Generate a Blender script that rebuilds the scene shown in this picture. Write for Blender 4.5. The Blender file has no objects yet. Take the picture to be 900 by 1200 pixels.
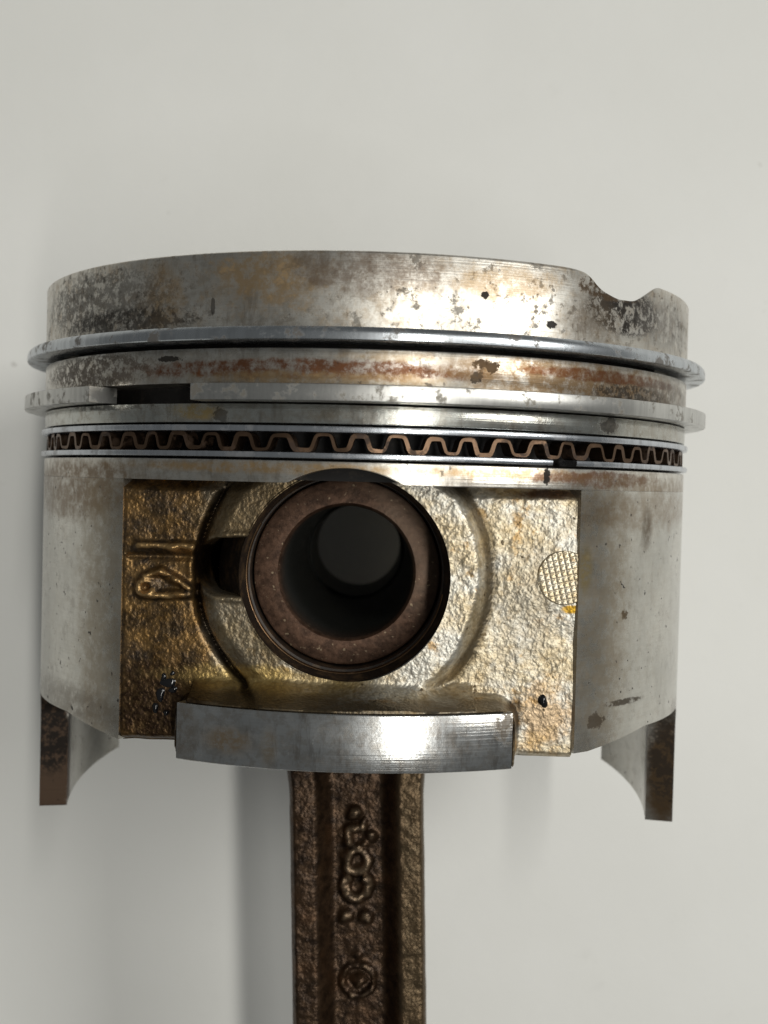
import bpy, math
import numpy as np
from mathutils import Matrix, Vector

MM = 0.001
scene = bpy.context.scene
col = scene.collection
rad = math.radians

# ------------------------------------------------------------------ camera
# The piston lies on its side on a white table: it rests on its protruding rings
# and on the lower skirt lip, so its axis (local +Y = crown) is tipped up slightly.
PITCH = 3.4
ROOT = Matrix.Translation((0, 0, 41.55 * MM)) @ Matrix.Rotation(rad(PITCH), 4, 'X')
VIEW = Matrix.Rotation(rad(-1.45), 4, 'Z') @ Matrix.Rotation(rad(1.45), 4, 'X')
cam_data = bpy.data.cameras.new('camera')
cam = bpy.data.objects.new('camera', cam_data)
col.objects.link(cam)
cam.matrix_world = ROOT @ VIEW.inverted() @ Matrix.Translation((2.55 * MM, 0, 150 * MM))
cam_data.sensor_fit = 'VERTICAL'
cam_data.sensor_height = 24.0
cam_data.lens = 24.0 * 1352.4 / 1200.0
cam_data.clip_start = 0.01
cam_data.clip_end = 50
cam_data.dof.use_dof = True
cam_data.dof.focus_distance = 0.116
cam_data.dof.aperture_fstop = 27
scene.camera = cam

# ------------------------------------------------------------------ light
world = bpy.data.worlds.new('World')
scene.world = world
world.use_nodes = True
bg = world.node_tree.nodes['Background']
bg.inputs['Color'].default_value = (0.97, 1.0, 0.98, 1)
bg.inputs['Strength'].default_value = 0.12

def area_light(name, loc, target, sx, sy, power, color, yaxis=(0, 1, 0)):
    d = bpy.data.lights.new(name, 'AREA')
    d.shape = 'RECTANGLE'; d.size = sx; d.size_y = sy; d.energy = power; d.color = color
    o = bpy.data.objects.new(name, d); col.objects.link(o)
    z = (Vector(loc) - Vector(target)).normalized()
    y = Vector(yaxis); x = y.cross(z).normalized(); y = z.cross(x)
    m = Matrix((x, y, z)).transposed().to_4x4(); m.translation = loc
    o.matrix_world = m
    return o
area_light('ceiling_tube_light', (0.395, 0.0, 1.43), (0, 0, 0.04), 0.065, 1.4, 9.6, (1.0, 0.98, 0.915))
area_light('window_light', (1.17, 0.37, 1.13), (0, 0, 0.04), 0.62, 0.56, 11.6, (1.0, 0.99, 0.94), (0, 1, 0))

scene.view_settings.view_transform = 'Standard'
scene.view_settings.look = 'None'
scene.view_settings.exposure = 0.0
scene.view_settings.gamma = 1.0
scene.view_settings.use_curve_mapping = False
scene.render.engine = 'CYCLES'
scene.cycles.max_bounces = 6
scene.cycles.diffuse_bounces = 3
scene.cycles.glossy_bounces = 4
scene.render.resolution_x = 768
scene.render.resolution_y = 1024

# ------------------------------------------------------------------ node helper
class V:
    def __init__(s, g, sock): s.g = g; s.k = sock
    def _m(s, op, o, clamp=False): return s.g.math(op, s, o, clamp)
    def __add__(s, o): return s._m('ADD', o)
    __radd__ = __add__
    def __sub__(s, o): return s._m('SUBTRACT', o)
    def __rsub__(s, o): return s.g.math('SUBTRACT', o, s)
    def __mul__(s, o): return s._m('MULTIPLY', o)
    __rmul__ = __mul__
    def __truediv__(s, o): return s._m('DIVIDE', o)
    def abs(s): return s.g.math('ABSOLUTE', s, 0)
    def max(s, o): return s._m('MAXIMUM', o)
    def min(s, o): return s._m('MINIMUM', o)
    def sat(s): return s._m('ADD', 0.0, True)
    def step(s, a, b):
        n = s.g.node('ShaderNodeMapRange'); n.interpolation_type = 'SMOOTHSTEP'
        if a > b:
            a, b = b, a; n.inputs['To Min'].default_value = 1; n.inputs['To Max'].default_value = 0
        n.inputs['From Min'].default_value = a; n.inputs['From Max'].default_value = b
        s.g.put(n.inputs['Value'], s)
        return V(s.g, n.outputs['Result'])

class G:
    def __init__(s, name):
        s.mat = bpy.data.materials.new(name); s.mat.use_nodes = True
        s.t = s.mat.node_tree; s.b = s.t.nodes['Principled BSDF']
        tc = s.node('ShaderNodeTexCoord'); mp = s.node('ShaderNodeMapping')
        mp.inputs['Scale'].default_value = (1000, 1000, 1000)
        s.t.links.new(tc.outputs['Object'], mp.inputs['Vector'])
        s.p = mp.outputs['Vector']
        sp = s.node('ShaderNodeSeparateXYZ'); s.t.links.new(s.p, sp.inputs[0])
        s.x, s.y, s.z = (V(s, o) for o in sp.outputs)
    def node(s, t): return s.t.nodes.new(t)
    def put(s, inp, v):
        if isinstance(v, V): s.t.links.new(v.k, inp)
        elif hasattr(v, 'is_output'): s.t.links.new(v, inp)
        else: inp.default_value = v
    def math(s, op, a, b, clamp=False):
        n = s.node('ShaderNodeMath'); n.operation = op; n.use_clamp = clamp
        s.put(n.inputs[0], a); s.put(n.inputs[1], b)
        return V(s, n.outputs[0])
    def vec(s, scale=(1, 1, 1), off=(0, 0, 0)):
        n = s.node('ShaderNodeMapping'); n.inputs['Scale'].default_value = scale
        n.inputs['Location'].default_value = off
        s.t.links.new(s.p, n.inputs['Vector']); return n.outputs['Vector']
    def noise(s, scale, detail=4, rough=0.6, stretch=(1, 1, 1), off=(0, 0, 0), dist=0.0):
        n = s.node('ShaderNodeTexNoise'); n.inputs['Scale'].default_value = scale
        n.inputs['Detail'].default_value = detail; n.inputs['Roughness'].default_value = rough
        n.inputs['Distortion'].default_value = dist
        s.t.links.new(s.vec(stretch, off), n.inputs['Vector'])
        return V(s, n.outputs['Fac'])
    def voro(s, scale, off=(0, 0, 0), feature='SMOOTH_F1', stretch=(1, 1, 1)):
        n = s.node('ShaderNodeTexVoronoi'); n.feature = feature
        n.inputs['Scale'].default_value = scale
        s.t.links.new(s.vec(stretch, off), n.inputs['Vector'])
        return V(s, n.outputs['Distance'])
    def mix(s, fac, a, b):
        n = s.node('ShaderNodeMix'); n.data_type = 'RGBA'
        s.put(n.inputs[0], fac)
        for i, c in ((6, a), (7, b)):
            if isinstance(c, tuple): n.inputs[i].default_value = (*c, 1)
            else: s.put(n.inputs[i], c)
        return V(s, n.outputs[2])
    def chans(s):
        if not hasattr(s, 'ch'):
            s.ch = []
            for k, sc in enumerate((0.42, 0.85)):
                n = s.node('ShaderNodeTexNoise'); n.inputs['Scale'].default_value = sc
                n.inputs['Detail'].default_value = 5; n.inputs['Roughness'].default_value = 0.74
                s.t.links.new(s.vec((1, 1, 1), (k * 17, 5, 3)), n.inputs['Vector'])
                sp = s.node('ShaderNodeSeparateColor'); s.t.links.new(n.outputs['Color'], sp.inputs[0])
                s.ch += [V(s, o) for o in sp.outputs]
        return s.ch
    def blob(s, cx, cy, rx, ry, k=1.0, scale=0.5, soft=0.35, seed=0):
        """ragged stain with its own outline at (cx, cy) mm on the side facing up"""
        ch = s.chans()
        dx = (s.x - cx) / rx; dy = (s.y - cy) / ry
        d = s.math('SQRT', dx * dx + dy * dy, 0)
        n = ch[seed % 3] if scale < 0.5 else ch[3 + seed % 3]
        d = d + (n - 0.5) * (3.0 * k)
        return d.step(1.0 + soft, 1.0 - soft) * s.z.step(-6, 2)
    def bump(s, h, dist, strength=1.0, prev=None):
        n = s.node('ShaderNodeBump'); n.inputs['Distance'].default_value = dist * MM
        n.inputs['Strength'].default_value = strength
        s.put(n.inputs['Height'], h)
        if prev is not None: s.put(n.inputs['Normal'], prev)
        return V(s, n.outputs['Normal'])
    def out(s, **kw):
        for k, v in kw.items():
            k = k.replace('_', ' ')
            if isinstance(v, tuple): v = (*v, 1)
            s.put(s.b.inputs[k], v)
        return s.mat

ALU = (0.76, 0.73, 0.67)
TAN = (0.34, 0.235, 0.125)
SOOT = (0.016, 0.013, 0.011)
RUST = (0.13, 0.048, 0.018)

def aluminium(name, stains, base=ALU, tan=0.5, soot=0.35, rough=0.36, lines=0.5, specks=0.5, linedir=(0.15, 9, 0.15), haze=0.0, clean=1.0):
    g = G(name)
    ch = g.chans()
    streak = g.noise(1.0, 2, 0.7, linedir)
    cloud = g.noise(0.16, 4, 0.62, off=(3, 9, 1))
    fine = ch[3]
    c = g.mix(cloud.step(0.25, 0.75), tuple(v * 0.74 for v in base), base)
    c = g.mix(streak.step(0.35, 0.75) * 0.3, c, tuple(v * 0.6 for v in base))
    c = g.mix(ch[4].step(0.44, 0.60) * (0.35 * clean), c, (0.27, 0.22, 0.16))
    c = g.mix(g.noise(0.7, 4, 0.75, (1, 0.22, 1), off=(2, 8, 5)).step(0.52, 0.66) * (0.35 * clean), c, (0.16, 0.12, 0.085))
    cover = None; film = None
    if tan:
        m = (ch[1] * 0.6 + ch[5] * 0.4).step(0.47, 0.66) * tan
        c = g.mix(m, c, TAN); film = m
    if soot:
        m = (ch[2] * 0.5 + ch[4] * 0.5).step(0.535, 0.60) * soot
        c = g.mix(m, c, SOOT); cover = m
    for i, (cx, cy, rx, ry, colr, st, k, sc) in enumerate(stains):
        dark = max(colr) < 0.09
        m = g.blob(cx, cy, rx, ry, k * (1.25 if dark else 1.0), sc, 0.14 if dark else (0.22 if colr is RUST else 0.45), i + 1) * st
        if max(rx, ry) > 1.3 and st < 1:
            q = ch[3 + (i + 1) % 3]
            m = m * (q.step(0.41, 0.52) * 0.85 + 0.15 if dark else q.step(0.30, 0.58) * 0.75 + 0.25)
        if cy < -26: m = m * g.z.step(3.5, 6.0)
        c = g.mix(m, c, colr)
        if dark: cover = m if cover is None else cover.max(m)
        else: film = m if film is None else film.max(m)
    if specks:
        m = g.noise(1.3, 2, 0.5, off=(1, 1, 8)).step(0.69, 0.74) * specks
        c = g.mix(m, c, SOOT); cover = m if cover is None else cover.max(m)
    zero = g.x * 0
    cover = zero if cover is None else cover.sat()
    film = zero if film is None else film.sat()
    n1 = g.bump(g.noise(1.0, 1, 0.5, (0.06, 7, 0.06), off=(0, 3, 0)), 0.02, lines)
    n2 = g.bump(g.noise(0.9, 4, 0.7, off=(6, 6, 6)), 0.05, 0.3, n1)
    return g.out(Base_Color=c, Metallic=(1.0 - cover * 0.4 - film * 0.2 - haze), Roughness=(cover * 0.25 + film * 0.10 + cloud * 0.16 + (rough - 0.06)).sat(), Normal=n2, Specular_IOR_Level=0.2)

# ------------------------------------------------------------------ materials
M_crown = aluminium('machined_crown_aluminium', [
    (-9, 23.2, 5.5, 2.6, TAN, 0.85, 0.9, 0.35), (1, 24.0, 7, 2.0, (0.14, 0.10, 0.075), 0.7, 0.9, 0.4),
    (14, 23.6, 5, 1.6, TAN, 0.7, 0.9, 0.4), (-20, 21.5, 2.0, 3.6, TAN, 0.7, 0.8, 0.4),
    (-27, 22.0, 9, 3.2, SOOT, 0.62, 0.9, 0.55), (-24, 19.6, 9, 1.4, SOOT, 0.8, 0.8, 0.55),
    (27, 22.3, 4.8, 2.6, SOOT, 0.97, 0.55, 0.55), (25, 24.2, 3.5, 1.2, (0.07, 0.045, 0.025), 0.97, 0.4, 0.4), (23, 21.0, 3.0, 2.2, (0.10, 0.075, 0.05), 0.7, 0.9, 0.5),
    (33, 22, 5, 3, (0.12, 0.11, 0.10), 0.65, 0.9, 0.6),
    (11.8, 22.2, 0.40, 0.35, SOOT, 0.95, 0.8, 0.6), (18.6, 19.9, 0.5, 0.35, SOOT, 0.95, 0.8, 0.6), (-14.6, 20.6, 0.22, 0.9, SOOT, 0.85, 0.5, 0.6),
], tan=0.5, soot=0.55, rough=0.34)
M_land2 = aluminium('machined_second_land_aluminium', [
    (-5, 14.5, 17, 0.95, RUST, 0.95, 0.55, 0.35), (-4, 13.6, 12, 0.7, TAN, 0.8, 0.6, 0.4),
    (22, 14.5, 12, 2.2, (0.20, 0.12, 0.05), 0.9, 0.7, 0.35), (25, 15.3, 10, 0.6, RUST, 0.9, 0.5, 0.4),
    (12.2, 15.4, 1.1, 0.6, (0.05, 0.028, 0.015), 0.95, 1.3, 0.6), (11.2, 14.2, 0.7, 0.5, SOOT, 0.9, 1.2, 0.6), (10.5, 15.0, 3.0, 1.2, (0.16, 0.10, 0.05), 0.7, 0.9, 0.6), (28, 13.8, 5, 1.0, SOOT, 0.85, 0.9, 0.5),
    (-28, 14.8, 8, 1.8, (0.08, 0.06, 0.045), 0.85, 0.9, 0.5), (-19, 15.6, 1.3, 0.28, SOOT, 0.95, 1.0, 0.6), (3, 15.9, 5, 0.5, TAN, 0.6, 0.7, 0.4),
    (34, 14.5, 5, 1.5, (0.09, 0.075, 0.06), 0.7, 0.9, 0.6),
], tan=0.3, soot=0.35, rough=0.28)
M_land3 = aluminium('machined_third_land_aluminium', [
    (-16, 10.4, 2.6, 0.8, (0.34, 0.24, 0.08), 0.8, 0.7, 0.4), (-13.5, 10.2, 0.7, 0.8, SOOT, 0.8, 0.7, 0.5), (-3, 10.3, 2, 0.7, (0.12, 0.10, 0.07), 0.7, 0.8, 0.5),
    (25.5, 10.3, 1.0, 0.9, SOOT, 0.9, 0.6, 0.5), (32, 10.3, 6, 1.0, (0.30, 0.27, 0.22), 0.6, 0.8, 0.5), (-26, 11.0, 6, 0.4, SOOT, 0.7, 0.6, 0.5),
], base=(0.62, 0.63, 0.595), tan=0.15, soot=0.2, rough=0.20, specks=0.3)
M_land4 = aluminium('machined_lower_land_aluminium', [
    (-8, 5.0, 15, 0.55, (0.36, 0.22, 0.08), 0.75, 0.7, 0.35), (16, 5.0, 10, 0.55, (0.33, 0.20, 0.07), 0.7, 0.7, 0.4), (24, 4.8, 7, 0.8, RUST, 0.8, 0.7, 0.4),
    (-31, 3.6, 9, 1.7, (0.17, 0.105, 0.05), 0.75, 0.7, 0.35), (31, 3.6, 9, 1.4, (0.20, 0.13, 0.065), 0.6, 0.8, 0.4), (18.6, 4.9, 0.35, 0.9, SOOT, 0.95, 0.7, 0.6),
], tan=0.25, soot=0.15, rough=0.26)
WARM = (0.27, 0.205, 0.125)
M_skirt = aluminium('machined_skirt_aluminium', [
    (-31, 2.0, 9, 2.6, (0.17, 0.105, 0.05), 0.75, 0.7, 0.35), (-26.5, -10, 3.0, 16, WARM, 0.55, 0.5, 0.3), (-31, -20.8, 8, 2.0, (0.13, 0.10, 0.07), 0.6, 0.8, 0.5),
    (25, -9, 3.6, 16, WARM, 0.6, 0.45, 0.3), (31, 1.6, 9, 2.0, (0.20, 0.13, 0.065), 0.55, 0.8, 0.4),
    (31, -0.5, 0.7, 2.2, (0.10, 0.07, 0.04), 0.8, 0.8, 0.6), (25.0, -20.2, 1.2, 0.8, (0.05, 0.035, 0.02), 0.9, 0.9, 0.6), (28.5, -18.7, 2.6, 0.35, (0.05, 0.035, 0.02), 0.9, 0.6, 0.6),
    (28.3, -9.5, 0.35, 0.5, (0.08, 0.05, 0.02), 0.9, 1.3, 0.6), (23.2, -4.5, 0.8, 2.4, (0.34, 0.25, 0.09), 0.7, 0.6, 0.5),
    (-37.8, -31, 2.6, 8.5, (0.085, 0.055, 0.037), 1.0, 0.25, 0.4), (38.0, -31, 2.4, 8.5, (0.11, 0.072, 0.04), 1.0, 0.3, 0.4), (-37.8, -28, 2.8, 5, SOOT, 0.95, 0.5, 0.6), (38, -29, 2.4, 6, SOOT, 0.8, 0.7, 0.6),
], base=(0.66, 0.645, 0.595), tan=0.12, soot=0.12, rough=0.22, lines=0.3, specks=0.9, haze=0.0, clean=0.35)
M_lip = aluminium('machined_lip_aluminium', [
    (-12.2, -21.6, 2.4, 1.3, (0.25, 0.17, 0.09), 0.8, 0.9, 0.6), (-16.5, -21, 1.2, 3, (0.16, 0.13, 0.10), 0.6, 0.8, 0.5), (15, -19.8, 1.2, 1.8, (0.06, 0.04, 0.02), 0.8, 0.8, 0.5),
    (-8, -22, 0.8, 1.8, (0.22, 0.16, 0.09), 0.6, 0.8, 0.6),
], base=(0.66, 0.67, 0.67), tan=0.12, soot=0.15, rough=0.20, lines=0.7, specks=0.4)

PX0, PY0 = -1.25, -5.72
def cast_material():
    g = G('cast_aluminium_panel')
    n = g.noise(0.18, 5, 0.62, off=(2, 5, 0)); f = g.noise(0.8, 5, 0.7)
    cell = g.voro(2.7); cell2 = g.voro(4.4, (3, 3, 3))
    c = g.mix(f.step(0.3, 0.7), (0.46, 0.365, 0.225), (0.66, 0.585, 0.44))
    c = g.mix(n.step(0.42, 0.62), c, (0.62, 0.60, 0.54))
    c = g.mix(g.noise(0.33, 5, 0.65, off=(9, 1, 4)).step(0.56, 0.68) * 0.75, c, (0.42, 0.24, 0.07))
    # brown varnish baked on the flat to the side of the boss with the slot
    w = (n - 0.5) * 7
    left = (g.x + w).step(-12.0, -16.5)
    brown = g.mix(g.noise(0.5, 5, 0.7, off=(7, 7, 1)).step(0.36, 0.66), (0.022, 0.010, 0.003), (0.20, 0.108, 0.030))
    c = g.mix(left * 0.95, c, brown)
    mid = (g.x + (n - 0.5) * 5).step(-5.0, -8.5) * (1 - left)
    c = g.mix(mid * 0.85, c, (0.15, 0.112, 0.06))
    mid = g.blob(-11, 0.5, 6, 3.2, 0.5, 0.3, 0.4, 6)
    c = g.mix(mid * 0.75, c, (0.12, 0.085, 0.045))
    gold = g.blob(-8, -16.4, 11, 1.2, 0.5, 0.3, 0.4, 7)
    c = g.mix(gold * 0.7, c, (0.52, 0.37, 0.13))
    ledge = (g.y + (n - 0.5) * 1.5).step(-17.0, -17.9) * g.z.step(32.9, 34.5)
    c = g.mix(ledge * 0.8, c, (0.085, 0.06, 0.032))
    cn = g.blob(16.3, -19.5, 0.9, 2.0, 0.5, 0.5, 0.4, 8)
    c = g.mix(cn * 0.9, c, (0.03, 0.02, 0.012))
    dk = g.blob(-20.2, -19.8, 5.0, 4.6, 0.5, 0.4, 0.4, 9)
    c = g.mix(dk * 0.85, c, (0.022, 0.011, 0.006))
    og = g.blob(19.5, -19.5, 2.6, 3.4, 0.9, 0.4, 0.4, 10)
    c = g.mix(og * 0.55, c, (0.50, 0.27, 0.06))
    cr = g.blob(19.5, 3.1, 3.0, 0.5, 0.6, 0.5, 0.4, 11)
    c = g.mix(cr * 0.8, c, (0.10, 0.04, 0.015))
    yl = g.blob(21.9, -8.55, 1.0, 0.4, 0.4, 0.6, 0.3, 12)
    c = g.mix(yl, c, (0.62, 0.36, 0.03))
    grease = g.blob(17.5, -8.5, 3.0, 5.5, 0.5, 0.2, 0.5, 13)
    c = g.mix(grease * 0.4, c, (0.36, 0.34, 0.30))
    sp = g.noise(1.0, 2, 0.5, off=(1, 6, 8)).step(0.70, 0.74)
    c = g.mix(sp * 0.85, c, (0.06, 0.04, 0.02))
    c = g.mix(cell.step(0.34, 0.62) * 0.3, c, (0.14, 0.09, 0.04))
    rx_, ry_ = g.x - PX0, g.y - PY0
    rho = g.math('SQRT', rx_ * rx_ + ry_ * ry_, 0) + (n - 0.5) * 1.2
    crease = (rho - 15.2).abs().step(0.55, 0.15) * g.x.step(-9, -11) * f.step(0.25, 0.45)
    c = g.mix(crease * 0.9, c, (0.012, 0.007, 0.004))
    crease = (rho - 14.9).abs().step(0.95, 0.35) * g.x.step(5, 8) * g.y.step(-17.5, -16) * (f.step(0.2, 0.5) * 0.5 + 0.5)  # shade of the boss's outer slope, painted as a dark brown arc
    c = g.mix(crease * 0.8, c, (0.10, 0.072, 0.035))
    mark_tops = (g.z - g.x * 0.016).step(32.75, 33.05) * g.x.step(-15.6, -16.2) * g.y.step(-9.5, -8.8) * g.y.step(-2, -2.6) * f.step(0.25, 0.55)  # paler brown on the tops of the casting figures
    c = g.mix(mark_tops * 0.85, c, (0.42, 0.27, 0.12))
    n1 = g.bump(cell * -1.0, 0.12, 0.5)
    n2 = g.bump(cell2 * -0.6 + g.noise(1.4, 3, 0.7) * 1.2, 0.10, 0.5, n1)
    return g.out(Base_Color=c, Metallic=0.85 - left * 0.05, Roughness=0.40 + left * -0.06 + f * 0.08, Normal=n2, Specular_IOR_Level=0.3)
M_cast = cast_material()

def steel(name, base, rough, dirt=0.3, wear=(0.1, 0.08, 0.06), metallic=1.0):
    g = G(name)
    f = g.noise(0.45, 6, 0.7); s = g.noise(1.0, 3, 0.6, (1.4, 0.15, 1.4))
    c = g.mix(s.step(0.35, 0.7) * 0.4, base, tuple(v * 0.55 for v in base))
    m = f.step(0.52, 0.62) * dirt
    c = g.mix(m, c, wear)
    nn = g.bump(g.noise(2.2, 4, 0.7), 0.02, 0.5)
    return g.out(Base_Color=c, Metallic=metallic - m * 0.6, Roughness=rough + m * 0.25 + s * 0.08, Normal=nn)
M_ring = steel('ring_steel', (0.52, 0.55, 0.585), 0.24, 0.8)
M_ring2 = steel('worn_ring_steel', (0.58, 0.575, 0.555), 0.29, 0.75, (0.14, 0.12, 0.09))
M_rail = steel('rail_steel', (0.58, 0.61, 0.66), 0.22, 0.35)
M_copper = steel('browned_expander_steel', (0.15, 0.095, 0.062), 0.34, 0.95, (0.05, 0.03, 0.02))
M_clip = steel('retaining_wire_steel', (0.20, 0.12, 0.065), 0.35, 0.5, (0.05, 0.03, 0.02))

def groove_material():
    g = G('carbon_coated_groove')
    c = g.mix(g.noise(0.6, 5, 0.7).step(0.52, 0.7), (0.006, 0.005, 0.005), (0.03, 0.024, 0.018))
    return g.out(Base_Color=c, Roughness=0.7, Metallic=0.0)
M_groove = groove_material()

def bore_material():
    g = G('oily_bore')
    c = g.mix(g.noise(0.6, 5, 0.7).step(0.45, 0.7), (0.014, 0.009, 0.006), (0.07, 0.042, 0.02))
    return g.out(Base_Color=c, Roughness=0.5, Metallic=0.2)
M_bore = bore_material()

def pin_material():
    g = G('browned_pin_steel')
    r = g.math('SQRT', g.x * g.x + g.y * g.y, 0)
    f = g.noise(0.9, 6, 0.75); n = g.noise(0.25, 4, 0.6)
    c = g.mix(f.step(0.3, 0.7), (0.045, 0.024, 0.015), (0.14, 0.078, 0.050))
    c = g.mix((g.x + g.y * 0.5 + (n - 0.5) * 14).step(3, 10) * 0.5, c, (0.17, 0.12, 0.085))
    sp = g.noise(2.0, 2, 0.5, off=(3, 3, 1)).step(0.66, 0.72)
    c = g.mix(sp * 0.8, c, (0.34, 0.26, 0.17))
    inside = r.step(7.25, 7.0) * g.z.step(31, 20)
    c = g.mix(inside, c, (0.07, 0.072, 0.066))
    nn = g.bump(f + g.voro(1.8) * -0.5, 0.08, 0.6)
    return g.out(Base_Color=c, Metallic=0.65, Roughness=0.42 + f * 0.12, Normal=nn)
M_pin = pin_material()

def rod_material():
    g = G('oily_forged_steel')
    f = g.noise(0.7, 6, 0.72); cell = g.voro(2.6); cell2 = g.voro(4.4, (5, 2, 2))
    c = g.mix(f.step(0.32, 0.7), (0.019, 0.011, 0.0065), (0.078, 0.045, 0.024))
    c = g.mix(g.noise(0.2, 4, 0.6, off=(2, 2, 2)).step(0.5, 0.7) * 0.5, c, (0.075, 0.036, 0.015))
    flank = g.z.step(5.2, 6.2) * g.x.step(4.5, 6.2)
    c = g.mix(flank * 0.6, c, (0.12, 0.085, 0.045))
    mark_tops = g.z.step(4.55, 5.0) * g.x.abs().step(3.6, 3.0) * f.step(0.3, 0.6)  # paler tint where the marks stand above the web
    c = g.mix(mark_tops * 0.8, c, (0.21, 0.15, 0.095))
    n1 = g.bump(cell * -1.0, 0.09, 0.5)
    n2 = g.bump(cell2 * -0.9 + f * 0.4, 0.10, 0.5, n1)
    return g.out(Base_Color=c, Metallic=0.72, Roughness=0.29 + f * 0.1, Normal=n2)
M_rod = rod_material()

def oil_material():
    g = G('black_oil_bead')
    return g.out(Base_Color=(0.006, 0.006, 0.007), Roughness=0.12, Metallic=0.0)
M_oil = oil_material()

def hatch_material():
    g = G('hatched_cast_aluminium')
    f = g.noise(0.9, 5, 0.7)
    c = g.mix(f.step(0.35, 0.7), (0.58, 0.47, 0.30), (0.68, 0.63, 0.52))
    c = g.mix(g.noise(0.6, 4, 0.6, off=(4, 4, 4)).step(0.58, 0.68) * 0.7, c, (0.30, 0.18, 0.07))
    return g.out(Base_Color=c, Metallic=0.8, Roughness=0.38, Normal=g.bump(f, 0.08, 0.5))
M_hatch = hatch_material()

def table_material():
    g = G('white_tabletop')
    a = g.noise(0.018, 4, 0.6); f = g.noise(0.35, 6, 0.65); h = g.noise(2.2, 3, 0.6)
    c = g.mix(a.step(0.3, 0.7), (0.735, 0.735, 0.71), (0.77, 0.77, 0.75))
    c = g.mix(f.step(0.62, 0.76) * 0.12, c, (0.55, 0.54, 0.51))
    sm = g.noise(0.055, 3, 0.55, off=(31, 8, 0)).step(0.66, 0.74) * f.step(0.45, 0.65)
    c = g.mix(sm * 0.18, c, (0.5, 0.49, 0.46))
    sp = g.noise(0.16, 2, 0.5, off=(8, 3, 0)).step(0.755, 0.79)
    c = g.mix(sp * 0.45, c, (0.38, 0.36, 0.33))
    nn = g.bump(f * 1.0 + h * 0.25, 0.12, 0.35)
    return g.out(Base_Color=c, Roughness=0.52, Normal=nn)
M_table = table_material()

# ------------------------------------------------------------------ mesh helpers (mm in, metres out)
def mesh_obj(name, verts, faces, mat, parent=None, angle=35, matrix=None):
    me = bpy.data.meshes.new(name)
    me.from_pydata((np.asarray(verts, float) * MM).tolist(), [], faces if isinstance(faces, list) else faces.tolist())
    me.update()
    me.polygons.foreach_set('use_smooth', np.ones(len(me.polygons), bool))
    me.set_sharp_from_angle(angle=rad(angle))
    me.materials.append(mat)
    o = bpy.data.objects.new(name, me); col.objects.link(o)
    if parent: o.parent = parent
    if matrix is not None: o.matrix_world = matrix
    return o

def empty(name, label, cat, matrix):
    o = bpy.data.objects.new(name, None); col.objects.link(o)
    o.empty_display_size = 0.02
    o.matrix_world = matrix; o['label'] = label; o['category'] = cat
    return o

def lathe(profile, a0=0.0, a1=360.0, n=360, axis='Y', warp=None):
    """closed profile [(r, h)] swept round the axis; angle 0 = +X, 90 = +Z (towards the viewer)"""
    full = abs(a1 - a0) >= 359.999
    p = np.array(profile, float); k = len(p)
    ang = np.radians(np.linspace(a0, a1, n + 1)); m = n if full else n + 1
    ang = ang[:m]
    r = np.repeat(p[None, :, 0], m, 0); h = np.repeat(p[None, :, 1], m, 0)
    A = np.repeat(ang[:, None], k, 1)
    if warp: r, h = warp(r, h, A)
    if axis == 'Y': v = np.stack([r * np.cos(A), h, r * np.sin(A)], -1)
    else: v = np.stack([r * np.cos(A), r * np.sin(A), h], -1)
    v = v.reshape(-1, 3); f = []
    for i in range(n):
        i2 = (i + 1) % m
        for j in range(k):
            j2 = (j + 1) % k
            f.append((i * k + j, i * k + j2, i2 * k + j2, i2 * k + j))
    if not full:
        f.append(tuple(range(k))); f.append(tuple(range((m - 1) * k, m * k))[::-1])
    return v, f

def rectprof(r0, r1, h0, h1, c=0.1):
    return [(r0, h0), (r1 - c, h0), (r1 - c * 0.3, h0 + c * 0.3), (r1, h0 + c), (r1, h1 - c), (r1 - c * 0.3, h1 - c * 0.3), (r1 - c, h1), (r0, h1)]

def lattice(seed):
    return np.random.RandomState(seed).rand(256, 256)
def vnoise(x, y, s, seed):
    L = lattice(seed); x = x / s + 60; y = y / s + 60
    xi = np.floor(x).astype(int); yi = np.floor(y).astype(int); fx = x - xi; fy = y - yi
    fx = fx * fx * (3 - 2 * fx); fy = fy * fy * (3 - 2 * fy)
    g = lambda a, b: L[a % 256, b % 256]
    return (g(xi, yi) * (1 - fx) + g(xi + 1, yi) * fx) * (1 - fy) + (g(xi, yi + 1) * (1 - fx) + g(xi + 1, yi + 1) * fx) * fy - 0.5
def sstep(a, b, x):
    t = np.clip((x - a) / (b - a), 0, 1); return t * t * (3 - 2 * t)
def segd(x, y, ax, ay, bx, by):
    dx, dy = bx - ax, by - ay
    t = np.clip(((x - ax) * dx + (y - ay) * dy) / (dx * dx + dy * dy), 0, 1)
    return np.hypot(x - ax - t * dx, y - ay - t * dy)

# ------------------------------------------------------------------ tabletop
def tabletop():
    n = 60; L = 900.0
    xs = np.linspace(-L, L, n + 1); X, Y = np.meshgrid(xs, xs, indexing='ij')
    Z = np.zeros_like(X)
    v = np.stack([X, Y, Z], -1).reshape(-1, 3)
    I = np.arange((n + 1) ** 2).reshape(n + 1, n + 1)
    f = np.stack([I[:-1, :-1], I[1:, :-1], I[1:, 1:], I[:-1, 1:]], -1).reshape(-1, 4)
    o = mesh_obj('tabletop', v, f, M_table)
    o['kind'] = 'structure'; o['label'] = 'smooth white tabletop under the piston'
tabletop()

# ------------------------------------------------------------------ piston
R = 40.0
PX, PY = -1.25, -5.72          # pin axis
piston = empty('piston', 'stained aluminium engine piston lying on its side with three protruding rings', 'piston', ROOT)

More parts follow.
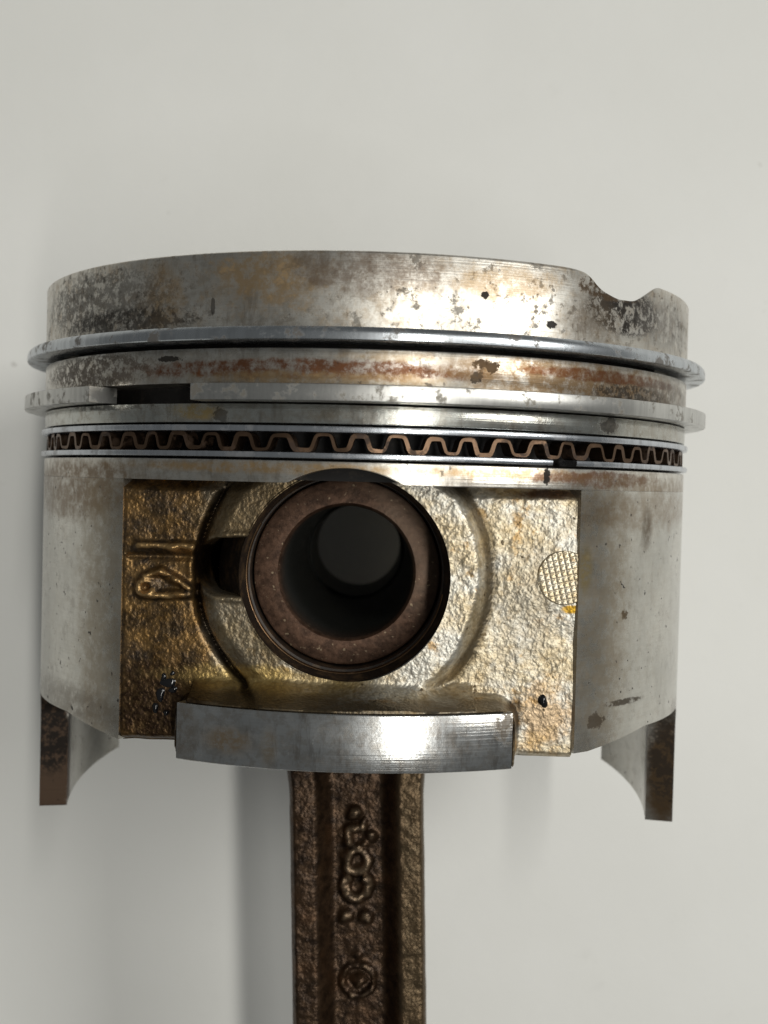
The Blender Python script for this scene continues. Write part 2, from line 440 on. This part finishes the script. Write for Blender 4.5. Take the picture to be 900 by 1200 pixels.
def crown():
    nx = np.array([19.7, 21.2, 22.6, 24.1, 26.2, 28.4, 30.2, 31.4, 32.8])
    ny = np.array([25.83, 25.78, 25.5, 24.1, 23.45, 23.6, 24.9, 25.8, 25.83])
    xx = np.linspace(18, 35, 120)
    yy = np.convolve(np.pad(np.interp(xx, nx, ny), 4, 'edge'), np.ones(9) / 9, 'valid')
    def warp(r, h, A):
        x, z = r * np.cos(A), r * np.sin(A)
        drop = (25.83 - np.interp(x, xx, yy, left=25.83, right=25.83)) * sstep(2, 8, z)
        return r, np.where(h > 20, h - drop, h)
    prof = [(34, 18.45), (39.9, 18.45), (R, 18.55), (R, 19.5), (R, 25.55), (39.92, 25.72), (39.7, 25.83)]
    prof += [(r, 25.83) for r in np.arange(39, 14, -0.8)] + [(10, 25.7), (0.01, 25.7), (0.01, 18.45)]
    mesh_obj('crown', *lathe(prof, n=720, warp=warp), M_crown, piston)
crown()
mesh_obj('groove_core', *lathe([(20, 3.9), (36.2, 3.9), (36.2, 18.4), (20, 18.4)], n=180), M_groove, piston)
mesh_obj('ring_land', *lathe(rectprof(35, R, 13.12, 16.55, 0.12), n=360), M_land2, piston)
mesh_obj('ring_land', *lathe(rectprof(35, R - 0.02, 9.32, 11.2, 0.12), n=360), M_land3, piston)
def relief(r, h, A):
    r = np.where((h < 4.2) & (r > 39.5), R - (R - r) * 0.15, r)
    x = r * np.cos(A) - PX
    lim = PY + np.sqrt(np.maximum(10.85 ** 2 - x * x, 0)) + 0.03
    lift = np.maximum(lim - 3.64, 0) * (np.sin(A) > 0) * (r > 30)
    return r, np.where(h < 4.2, h + lift, h)
mesh_obj('ring_land', *lathe(rectprof(33, R, 3.64, 5.78, 0.14), n=720, warp=relief), M_land4, piston)
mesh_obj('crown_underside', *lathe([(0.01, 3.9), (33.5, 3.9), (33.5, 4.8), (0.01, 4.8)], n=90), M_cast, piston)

def deg_at(X, r=R, front=True):
    return math.degrees(math.acos(X / r))
# compression rings: open C shapes that stand proud of the grooves
r1 = R + 2.15
prof1 = [(r1 - 3.4, 17.09), (r1 - 0.12, 17.09), (r1 - 0.02, 17.17), (r1, 17.35), (r1, 17.75), (r1 - 0.10, 18.1), (r1 - 0.34, 18.36), (r1 - 0.5, 18.39), (r1 - 3.4, 18.39)]
mesh_obj('compression_ring', *lathe(prof1, 262, 262 + 356, 400), M_ring, piston)
r2 = R + 2.35
a_r = deg_at(-15.4); a_l = deg_at(-26.3)
prof2 = rectprof(r2 - 3.4, r2, 11.36, 12.98, 0.10)
mesh_obj('compression_ring', *lathe(prof2, a_l, a_r + 360, 400), M_ring2, piston)
# oil control ring: two thin rails and a wavy expander
oil_ring = bpy.data.objects.new('oil_control_ring', None); col.objects.link(oil_ring); oil_ring.parent = piston
rr = R + 0.36
mesh_obj('rail', *lathe(rectprof(rr - 2.6, rr, 8.5, 9.12, 0.14), 300, 300 + 359, 400), M_rail, oil_ring)
g_a = deg_at(21.6); g_b = deg_at(19.0)
mesh_obj('rail', *lathe(rectprof(rr - 2.6, rr, 6.0, 6.58, 0.14), g_b, g_a + 360, 400), M_rail, oil_ring)
def expander():
    n = 68; per = 24; N = n * per
    A = np.radians(np.linspace(-70, 288, N + 1)); u = np.linspace(0, 358 / 360 * n, N + 1) * 2 * np.pi
    w = np.tanh(2.8 * np.sin(u + 0.45 * np.sin(A * 9) + 0.35 * np.sin(A * 23 + 1))) / np.tanh(2.8)
    y = 7.54 + (0.72 + 0.05 * np.sin(A * 31)) * w + 0.05 * np.sin(A * 13)
    # local tangent in (arc, y) for the strip's thickness
    arc = A * 39.4; ty = np.gradient(y); ta = np.gradient(arc); L = np.hypot(ty, ta)
    na, ny = -ty / L, ta / L
    th = 0.19 + 0.05 * np.sin(A * 41); v = []
    for (ro, s) in ((39.75, 1), (39.75, -1), (37.9, -1), (37.9, 1)):
        Aa = A + s * th * na / 39.4; yy = y + s * th * ny
        rr_ = ro + 0.10 * np.sin(A * 37)
        v.append(np.stack([rr_ * np.cos(Aa), yy, rr_ * np.sin(Aa)], -1))
    v = np.stack(v, 1).reshape(-1, 3); f = []
    for i in range(N):
        for j in range(4):
            k = (j + 1) % 4
            f.append((i * 4 + j, i * 4 + k, i * 4 + 4 + k, i * 4 + 4 + j))
    f += [(0, 1, 2, 3), (N * 4 + 3, N * 4 + 2, N * 4 + 1, N * 4)]
    mesh_obj('expander', v, f, M_copper, oil_ring, 50)
expander()

# skirts: curved shells with a tongue reaching down at each thrust face
def skirt(side, th_front):
    ro, ri = R, 36.7
    low = []
    def tong(t): return -37.2 + (12 - t) / 33 * 2.6
    for t in np.linspace(-53, -21.05, 24): low.append((t, -23.0))
    for t in np.linspace(-21, 11.7, 40): low.append((t, tong(t)))
    low += [(11.9, -37.1), (12.0, -36.9), (12.03, -25.6), (12.25, -24.9), (12.7, -24.2), (13.4, -23.5), (14.6, -22.9), (16.5, -22.5)]
    for t in np.linspace(19, th_front, 40): low.append((t, np.interp(t, [19, 38, 53], [-22.2, -21.9, -23.2])))
    low = np.array(low); n = len(low); rows = 10; top = 3.62
    V_ = []
    for (t, yl) in low:
        a = rad(t)
        for r in (ro, ri):
            for k in range(rows + 1):
                y = top + (yl - top) * k / rows
                rr_ = r - (0.15 * sstep(0, 1, (abs(yl - y) < 0.01) * 1.0) if False else 0)
                V_.append((side * rr_ * math.cos(a), y, rr_ * math.sin(a)))
    K = 2 * (rows + 1); f = []
    for i in range(n - 1):
        for k in range(rows):
            f.append((i * K + k, i * K + k + 1, (i + 1) * K + k + 1, (i + 1) * K + k))
            b = rows + 1
            f.append((i * K + b + k, (i + 1) * K + b + k, (i + 1) * K + b + k + 1, i * K + b + k + 1))
        f.append((i * K + rows, i * K + K - 1, (i + 1) * K + K - 1, (i + 1) * K + rows))
        f.append((i * K, (i + 1) * K, (i + 1) * K + rows + 1, i * K + rows + 1))
    for i in (0, n - 1):
        for k in range(rows):
            f.append((i * K + k, i * K + k + 1, i * K + rows + 2 + k, i * K + rows + 1 + k))
    if side < 0: f = [q[::-1] for q in f]
    mesh_obj('skirt', V_, f, M_skirt, piston, 30)
skirt(-1, 52.8); skirt(1, 55.8)

# cast boss panel with the pin boss, the slot, raised casting figures and the fillet above the lip
LX0, LX1, LY1, LY0 = -17.5, 15.75, -18.42, -24.08
def panel():
    h = 0.14
    xs = np.arange(-25.0, 23.4, h); ys = np.arange(-23.9, 4.0, h)
    X, Y = np.meshgrid(xs, ys, indexing='ij')
    yb = -23.3 - (X + 21.4) / 41.2 * 0.65 + 0.12 * vnoise(X, X * 0, 1.5, 5)
    yb = np.where((X > 22.4) | (X < -24.0), -23.0, yb)
    Y = np.maximum(Y, yb)
    Z = 32.35 + 0.016 * X
    Z = Z + 0.30 * vnoise(X, Y, 6, 1) + 0.10 * vnoise(X, Y, 2.4, 2) + 0.05 * vnoise(X, Y, 1.0, 3) + 0.06 * vnoise(X, Y, 0.45, 4)
    rho = np.hypot(X - PX, Y - PY)
    rw = rho + 0.5 * vnoise(X, Y, 5, 9)
    right = sstep(-3, 3, X)
    boss = (1 - sstep(13.0, 15.3, rw)) * (2.5 * right + 1.0 * (1 - right))
    valley = np.exp(-((rw - 15.2) / 0.38) ** 2) * 1.2 * (1 - right) * sstep(3.5, 2.0, Y)
    Z = Z + boss - valley
    # lip block: concave fillet rising out of the panel to the lip
    cx = (LX0 + LX1) / 2; hw = (LX1 - LX0) / 2; rd = 1.6
    qx = np.abs(X - cx) - hw + rd; qy = Y - LY1 + rd
    d = np.hypot(np.maximum(qx, 0), np.maximum(qy, 0)) + np.minimum(np.maximum(qx, qy), 0) - rd
    wd = np.where(X > 12, 1.1, np.where(X < -16.5, 0.8, 2.3)) + 0.4 * vnoise(X, Y, 4, 11)
    s = np.clip((wd - d) / wd, 0, 1)
    Z = Z + 8.5 * s ** 2.4
    # slot beside the bore
    sl = segd(X, Y, -13.75, -5.05, -6, -5.05) - 2.78 + 0.2 * vnoise(X, Y, 1.5, 21)
    Z = Z - 15 * (1 - sstep(-0.35, 0.25, sl)) + 0.25 * np.exp(-((sl - 0.5) / 0.35) ** 2)
    # raised casting figures
    t = segd(X, Y, -22.4, -3.3, -16.9, -3.2)
    Z = Z + (0.8 + 0.9 * vnoise(X, Y, 0.9, 71)) * (1 - sstep(0.0, 0.85, t)) - 0.4 * np.exp(-((Y + 4.25) / 0.35) ** 2) * (t < 1.6)
    t = np.minimum.reduce([segd(X, Y, -20.1, -5.7, -16.5, -7.8), segd(X, Y, -21.4, -8.25, -16.5, -8.0), segd(X, Y, -20.1, -5.7, -21.7, -6.3), np.abs(np.hypot(X + 21.6, Y + 7.45) - 0.75)])
    Z = Z + (0.85 + 0.9 * vnoise(X, Y, 0.8, 72)) * (1 - sstep(0.0, 0.72, t))
    # rounded edges: top under the belt, bottom and the turned edges at the skirts
    Z = Z - 1.2 * sstep(2.4, 3.9, Y) * sstep(12.5, 14.5, rho)
    Z = Z - 1.0 * (1 - sstep(0, 0.9, Y - yb)) ** 2
    cyl = np.sqrt(R * R - X * X) - 0.10
    Z = np.minimum(Z, cyl)
    # below the lip top the block is hidden behind the lip itself
    Z = np.where((d < 0.05) , np.minimum(Z, cyl - 0.4), Z)
    nx, ny = X.shape
    P = np.stack([X, Y, Z], -1).reshape(-1, 3)
    rb = 10.62
    rr_ = rho.reshape(-1); inside = rr_ < rb
    I = np.arange(nx * ny).reshape(nx, ny)
    f = np.stack([I[:-1, :-1], I[1:, :-1], I[1:, 1:], I[:-1, 1:]], -1).reshape(-1, 4)
    keep = ~inside[f].all(1); f = f[keep]
    used = np.zeros(len(P), bool); used[f.reshape(-1)] = True
    sn = used & inside
    k = rb / np.maximum(rr_[sn], 1e-6)
    P[sn, 0] = PX + (P[sn, 0] - PX) * k; P[sn, 1] = PY + (P[sn, 1] - PY) * k
    idx = -np.ones(len(P), int); idx[used] = np.arange(used.sum()); P2 = P[used]; f = idx[f]
    # bottom wall back into the piston
    bot = idx[I[:, 0]]; base = len(P2)
    P2 = np.concatenate([P2, np.stack([P2[bot][:, 0], P2[bot][:, 1] + 0.1, np.full(len(bot), 24.0)], -1)])
    q = np.stack([bot[:-1], base + np.arange(len(bot) - 1), base + 1 + np.arange(len(bot) - 1), bot[1:]], -1)
    f = np.concatenate([f, q])
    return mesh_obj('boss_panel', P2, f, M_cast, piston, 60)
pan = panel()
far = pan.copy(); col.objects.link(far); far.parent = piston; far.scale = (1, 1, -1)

def lip():
    a0, a1 = math.degrees(math.acos(LX1 / R)), math.degrees(math.acos(LX0 / R))
    v, f = lathe(rectprof(33.5, R, LY0, LY1, 0.16), a0, a1, 90)
    return mesh_obj('skirt_lip', v, f, M_lip, piston, 50)
lp = lip()
lp2 = lp.copy(); col.objects.link(lp2); lp2.parent = piston; lp2.scale = (1, 1, -1)

# bore, its chamfer and the retaining ring
def zl(prof, **k):
    v, f = lathe(prof, axis='Z', **k); v[:, 0] += PX; v[:, 1] += PY; return v, f
b = mesh_obj('pin_bore', *zl([(10.75, 33.3), (10.62, 32.9), (10.35, 31.4), (10.15, 30.9), (10.6, 30.8), (10.6, 29.8), (10.06, 29.6), (10.06, 14), (13.5, 14), (13.5, 28), (11.6, 31.0)], n=180), M_bore, piston)
b2 = b.copy(); col.objects.link(b2); b2.parent = piston; b2.scale = (1, 1, -1)
def clip():
    A = np.radians(np.linspace(150, 390 - 40, 121)); n = 10; v = []; f = []
    for a in A:
        for k in range(n):
            t = 2 * math.pi * k / n; r = 10.40 + 0.32 * math.cos(t)
            v.append((PX + r * math.cos(a), PY + r * math.sin(a), 30.9 + 0.32 * math.sin(t)))
    for i in range(len(A) - 1):
        for k in range(n):
            k2 = (k + 1) % n; f.append((i * n + k, i * n + n + k, i * n + n + k2, i * n + k2))
    f += [tuple(range(n)), tuple(range((len(A) - 1) * n, len(A) * n))[::-1]]
    mesh_obj('retaining_ring', v, f, M_clip, piston, 60)
clip()

# round hatched stamp on the panel
def stamp():
    cx, cy, r = 21.1, -5.35, 2.95
    z0 = 32.35 + 0.016 * cx + 0.12
    h = 0.07
    xs = np.arange(cx - r, 22.45, h); ys = np.arange(cy - r, cy + r + h, h)
    X, Y = np.meshgrid(xs, ys, indexing='ij')
    u = (X * 0.97 + Y * 0.24); w = (-X * 0.24 + Y * 0.97); p = 0.58
    Z = z0 + 0.13 * (np.minimum(np.abs(np.cos(np.pi * u / p)), np.abs(np.cos(np.pi * w / p))) ** 0.5) + 0.08 * vnoise(X, Y, 1.2, 31)
    d = np.hypot(X - cx, Y - cy)
    Z = Z - 0.6 * sstep(r - 0.25, r + 0.02, d)
    I = np.arange(X.size).reshape(X.shape)
    f = np.stack([I[:-1, :-1], I[1:, :-1], I[1:, 1:], I[:-1, 1:]], -1).reshape(-1, 4)
    ok = (d.reshape(-1) <= r + 0.1)[f].all(1)
    f = f[ok]; P = np.stack([X, Y, Z], -1).reshape(-1, 3)
    used = np.unique(f); idx = -np.ones(len(P), int); idx[used] = np.arange(len(used))
    mesh_obj('hatched_stamp', P[used], idx[f], M_hatch, piston, 60)
stamp()

def bead(name, x, y, z, rx, ry, rz, seed):
    rs = np.random.RandomState(seed); v = []; f = []; n, m = 18, 9
    ph = rs.rand(4) * 6
    for j in range(m + 1):
        b_ = math.pi / 2 * (1 - j / m)
        for i in range(n):
            a = 2 * math.pi * i / n; k = 1 + 0.16 * math.sin(2 * a + ph[0]) + 0.10 * math.sin(3 * a + ph[1])
            v.append((x + rx * k * math.cos(b_) * math.cos(a), y + ry * k * math.cos(b_) * math.sin(a), z + rz * math.sin(b_)))
    for j in range(m):
        for i in range(n):
            i2 = (i + 1) % n; f.append((j * n + i, (j + 1) * n + i, (j + 1) * n + i2, j * n + i2))
    mesh_obj(name, v, f, M_oil, piston, 80)
bead('oil_bead', 19.25, -18.0, 32.45, 0.55, 0.72, 0.55, 3)
for k, (x, y, a, b_) in enumerate([(-19.1, -17.2, 0.8, 0.6), (-19.6, -16.6, 0.35, 0.4), (-18.6, -17.9, 0.5, 0.4), (-19.9, -18.4, 0.55, 0.7), (-18.7, -16.2, 0.3, 0.3), (-20.4, -19.8, 0.4, 0.5), (-19.3, -20.3, 0.3, 0.35)]):
    bead('oil_bead', x, y, 31.95, a, b_, 0.35, 5 + k)

# ------------------------------------------------------------------ wrist pin
def wrist_pin():
    prof = [(9.95, -29.6), (9.95, 27.2), (9.82, 27.5), (9.6, 27.6), (7.35, 27.6), (7.08, 27.3), (7.0, 26.6), (6.75, -11.6), (6.35, -12.0), (6.35, -29.9), (9.6, -30.0)]
    v, f = lathe(prof, axis='Z', n=180)
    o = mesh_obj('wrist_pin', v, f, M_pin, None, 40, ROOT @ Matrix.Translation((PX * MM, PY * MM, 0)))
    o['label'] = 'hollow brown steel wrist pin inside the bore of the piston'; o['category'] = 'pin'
wrist_pin()

# ------------------------------------------------------------------ connecting rod
ROD = ROOT @ Matrix.Translation((PX * MM, PY * MM, 0)) @ Matrix.Rotation(rad(2.2), 4, 'Z')
rod = empty('connecting_rod', 'dark brown forged connecting rod with raised cast marks below the piston', 'connecting rod', ROD)
def beam():
    h = 0.2
    # rod frame: y runs down from the pin
    def toL(x, y):
        c, s = math.cos(rad(-2.2)), math.sin(rad(-2.2)); x -= PX; y -= PY
        return (x * c - y * s, x * s + y * c)
    us = np.arange(-1, 1.0001, 0.024); ys = np.arange(-112, -11, h)
    U, Y = np.meshgrid(us, ys, indexing='ij')
    W = 8.45 + 0.6 * sstep(-30, -12, Y) * 4 + 2.5 * sstep(-95, -112, Y)
    X = 0.15 + U * W + 0.10 * vnoise(Y, Y * 0 + np.sign(U) * 3, 2.0, 41) * (np.abs(U) > 0.9)
    xe = np.abs(X - 0.15); web = W - 3.3
    Z = np.where(True, 7.0, 0) - 2.9 * (1 - sstep(web - 2.2, web + 0.3, xe))
    Z = Z - 0.9 * sstep(W - 0.8, W, xe) ** 2
    Z = Z + 0.16 * vnoise(X, Y, 2.2, 51) + 0.10 * vnoise(X, Y, 0.95, 52) + 0.10 * vnoise(X, Y, 0.5, 53)
    X0, Y0 = X, Y
    X = X0 + 0.55 * vnoise(X0, Y0, 1.1, 81); Y = Y0 + 0.55 * vnoise(X0, Y0, 1.1, 82)
    def dot(x, y, r, k=0.9):
        x, y = toL(x, y); d = np.hypot(X - x, Y - y)
        return 1.15 * k * np.clip(1 - (d / (r * 1.25)) ** 2, 0, 1) ** 1.5
    def ring(x, y, r, w, k=0.85, a0=None, a1=None):
        x, y = toL(x, y); d = np.abs(np.hypot(X - x, Y - y) - r)
        m = 1.1 * k * np.clip(1 - (d / (w * 1.25)) ** 2, 0, 1) ** 1.5 * (1 + 0.5 * vnoise(X, Y, 0.8, 61))
        if a0 is not None:
            a = np.degrees(np.arctan2(Y - y, X - x)); m = m * (1 - ((a > a0) & (a < a1)))
        return m
    B = np.zeros_like(Z)
    for q in (dot(-0.25, -38.1, 0.85), dot(-0.2, -40.2, 0.7), dot(0.9, -39.6, 0.7), dot(-0.9, -42.0, 0.8), ring(0.1, -41.2, 1.25, 0.6, 0.75, -60, 40), dot(1.9, -41.0, 0.8, 0.7), dot(1.2, -42.2, 0.6, 0.6),
              ring(0.2, -44.2, 1.35, 0.68), ring(0.25, -47.4, 1.5, 0.75, 0.95, 60, 120),
              dot(-0.95, -51.3, 1.0, 0.85), dot(1.75, -51.25, 1.0, 0.85),
              ring(0.8, -59.6, 2.0, 0.55, 0.6), dot(0.9, -60.1, 1.3, 0.55), dot(0.6, -56.2, 0.6, 0.4)):
        B = np.maximum(B, q)
    x, y = toL(0.8, -59.6); Z = Z - 0.5 * np.exp(-((np.hypot(X - x, Y - y) - 1.1) / 0.5) ** 2)
    Z = Z + B * (1 + 0.5 * vnoise(X, Y, 0.7, 83)); X, Y = X0, Y0
    nx, ny = X.shape; I = np.arange(nx * ny).reshape(nx, ny)
    P = np.stack([X, Y, Z], -1).reshape(-1, 3)
    f = np.stack([I[:-1, :-1], I[1:, :-1], I[1:, 1:], I[:-1, 1:]], -1).reshape(-1, 4)
    # sides and back
    Lr, Rr = I[0], I[-1]; base = len(P)
    PL = P[Lr].copy(); PL[:, 2] = -6.4; PR = P[Rr].copy(); PR[:, 2] = -6.4
    PL2 = P[Lr].copy(); PL2[:, 0] += 0.1; PL2[:, 2] = -6.4
    P = np.concatenate([P, PL, PR]); k = np.arange(ny - 1)
    l2, r2_ = base + k, base + ny + k
    f = np.concatenate([f, np.stack([Lr[:-1], Lr[1:], l2 + 1, l2], -1), np.stack([Rr[:-1], r2_, r2_ + 1, Rr[1:]], -1), np.stack([l2, l2 + 1, r2_ + 1, r2_], -1)])
    mesh_obj('beam', P, f, M_rod, rod, 50)
beam()
mesh_obj('small_end', *lathe([(10.0, -10.5), (14.2, -10.5), (14.6, -10.0), (14.6, 10.0), (14.2, 10.5), (10.0, 10.5)], axis='Z', n=120), M_rod, rod)
v, f = lathe([(22.5, -10), (29.5, -10), (30, -9.5), (30, 9.5), (29.5, 10), (22.5, 10)], axis='Z', n=120)
v[:, 1] -= 136
mesh_obj('big_end', v, f, M_rod, rod)
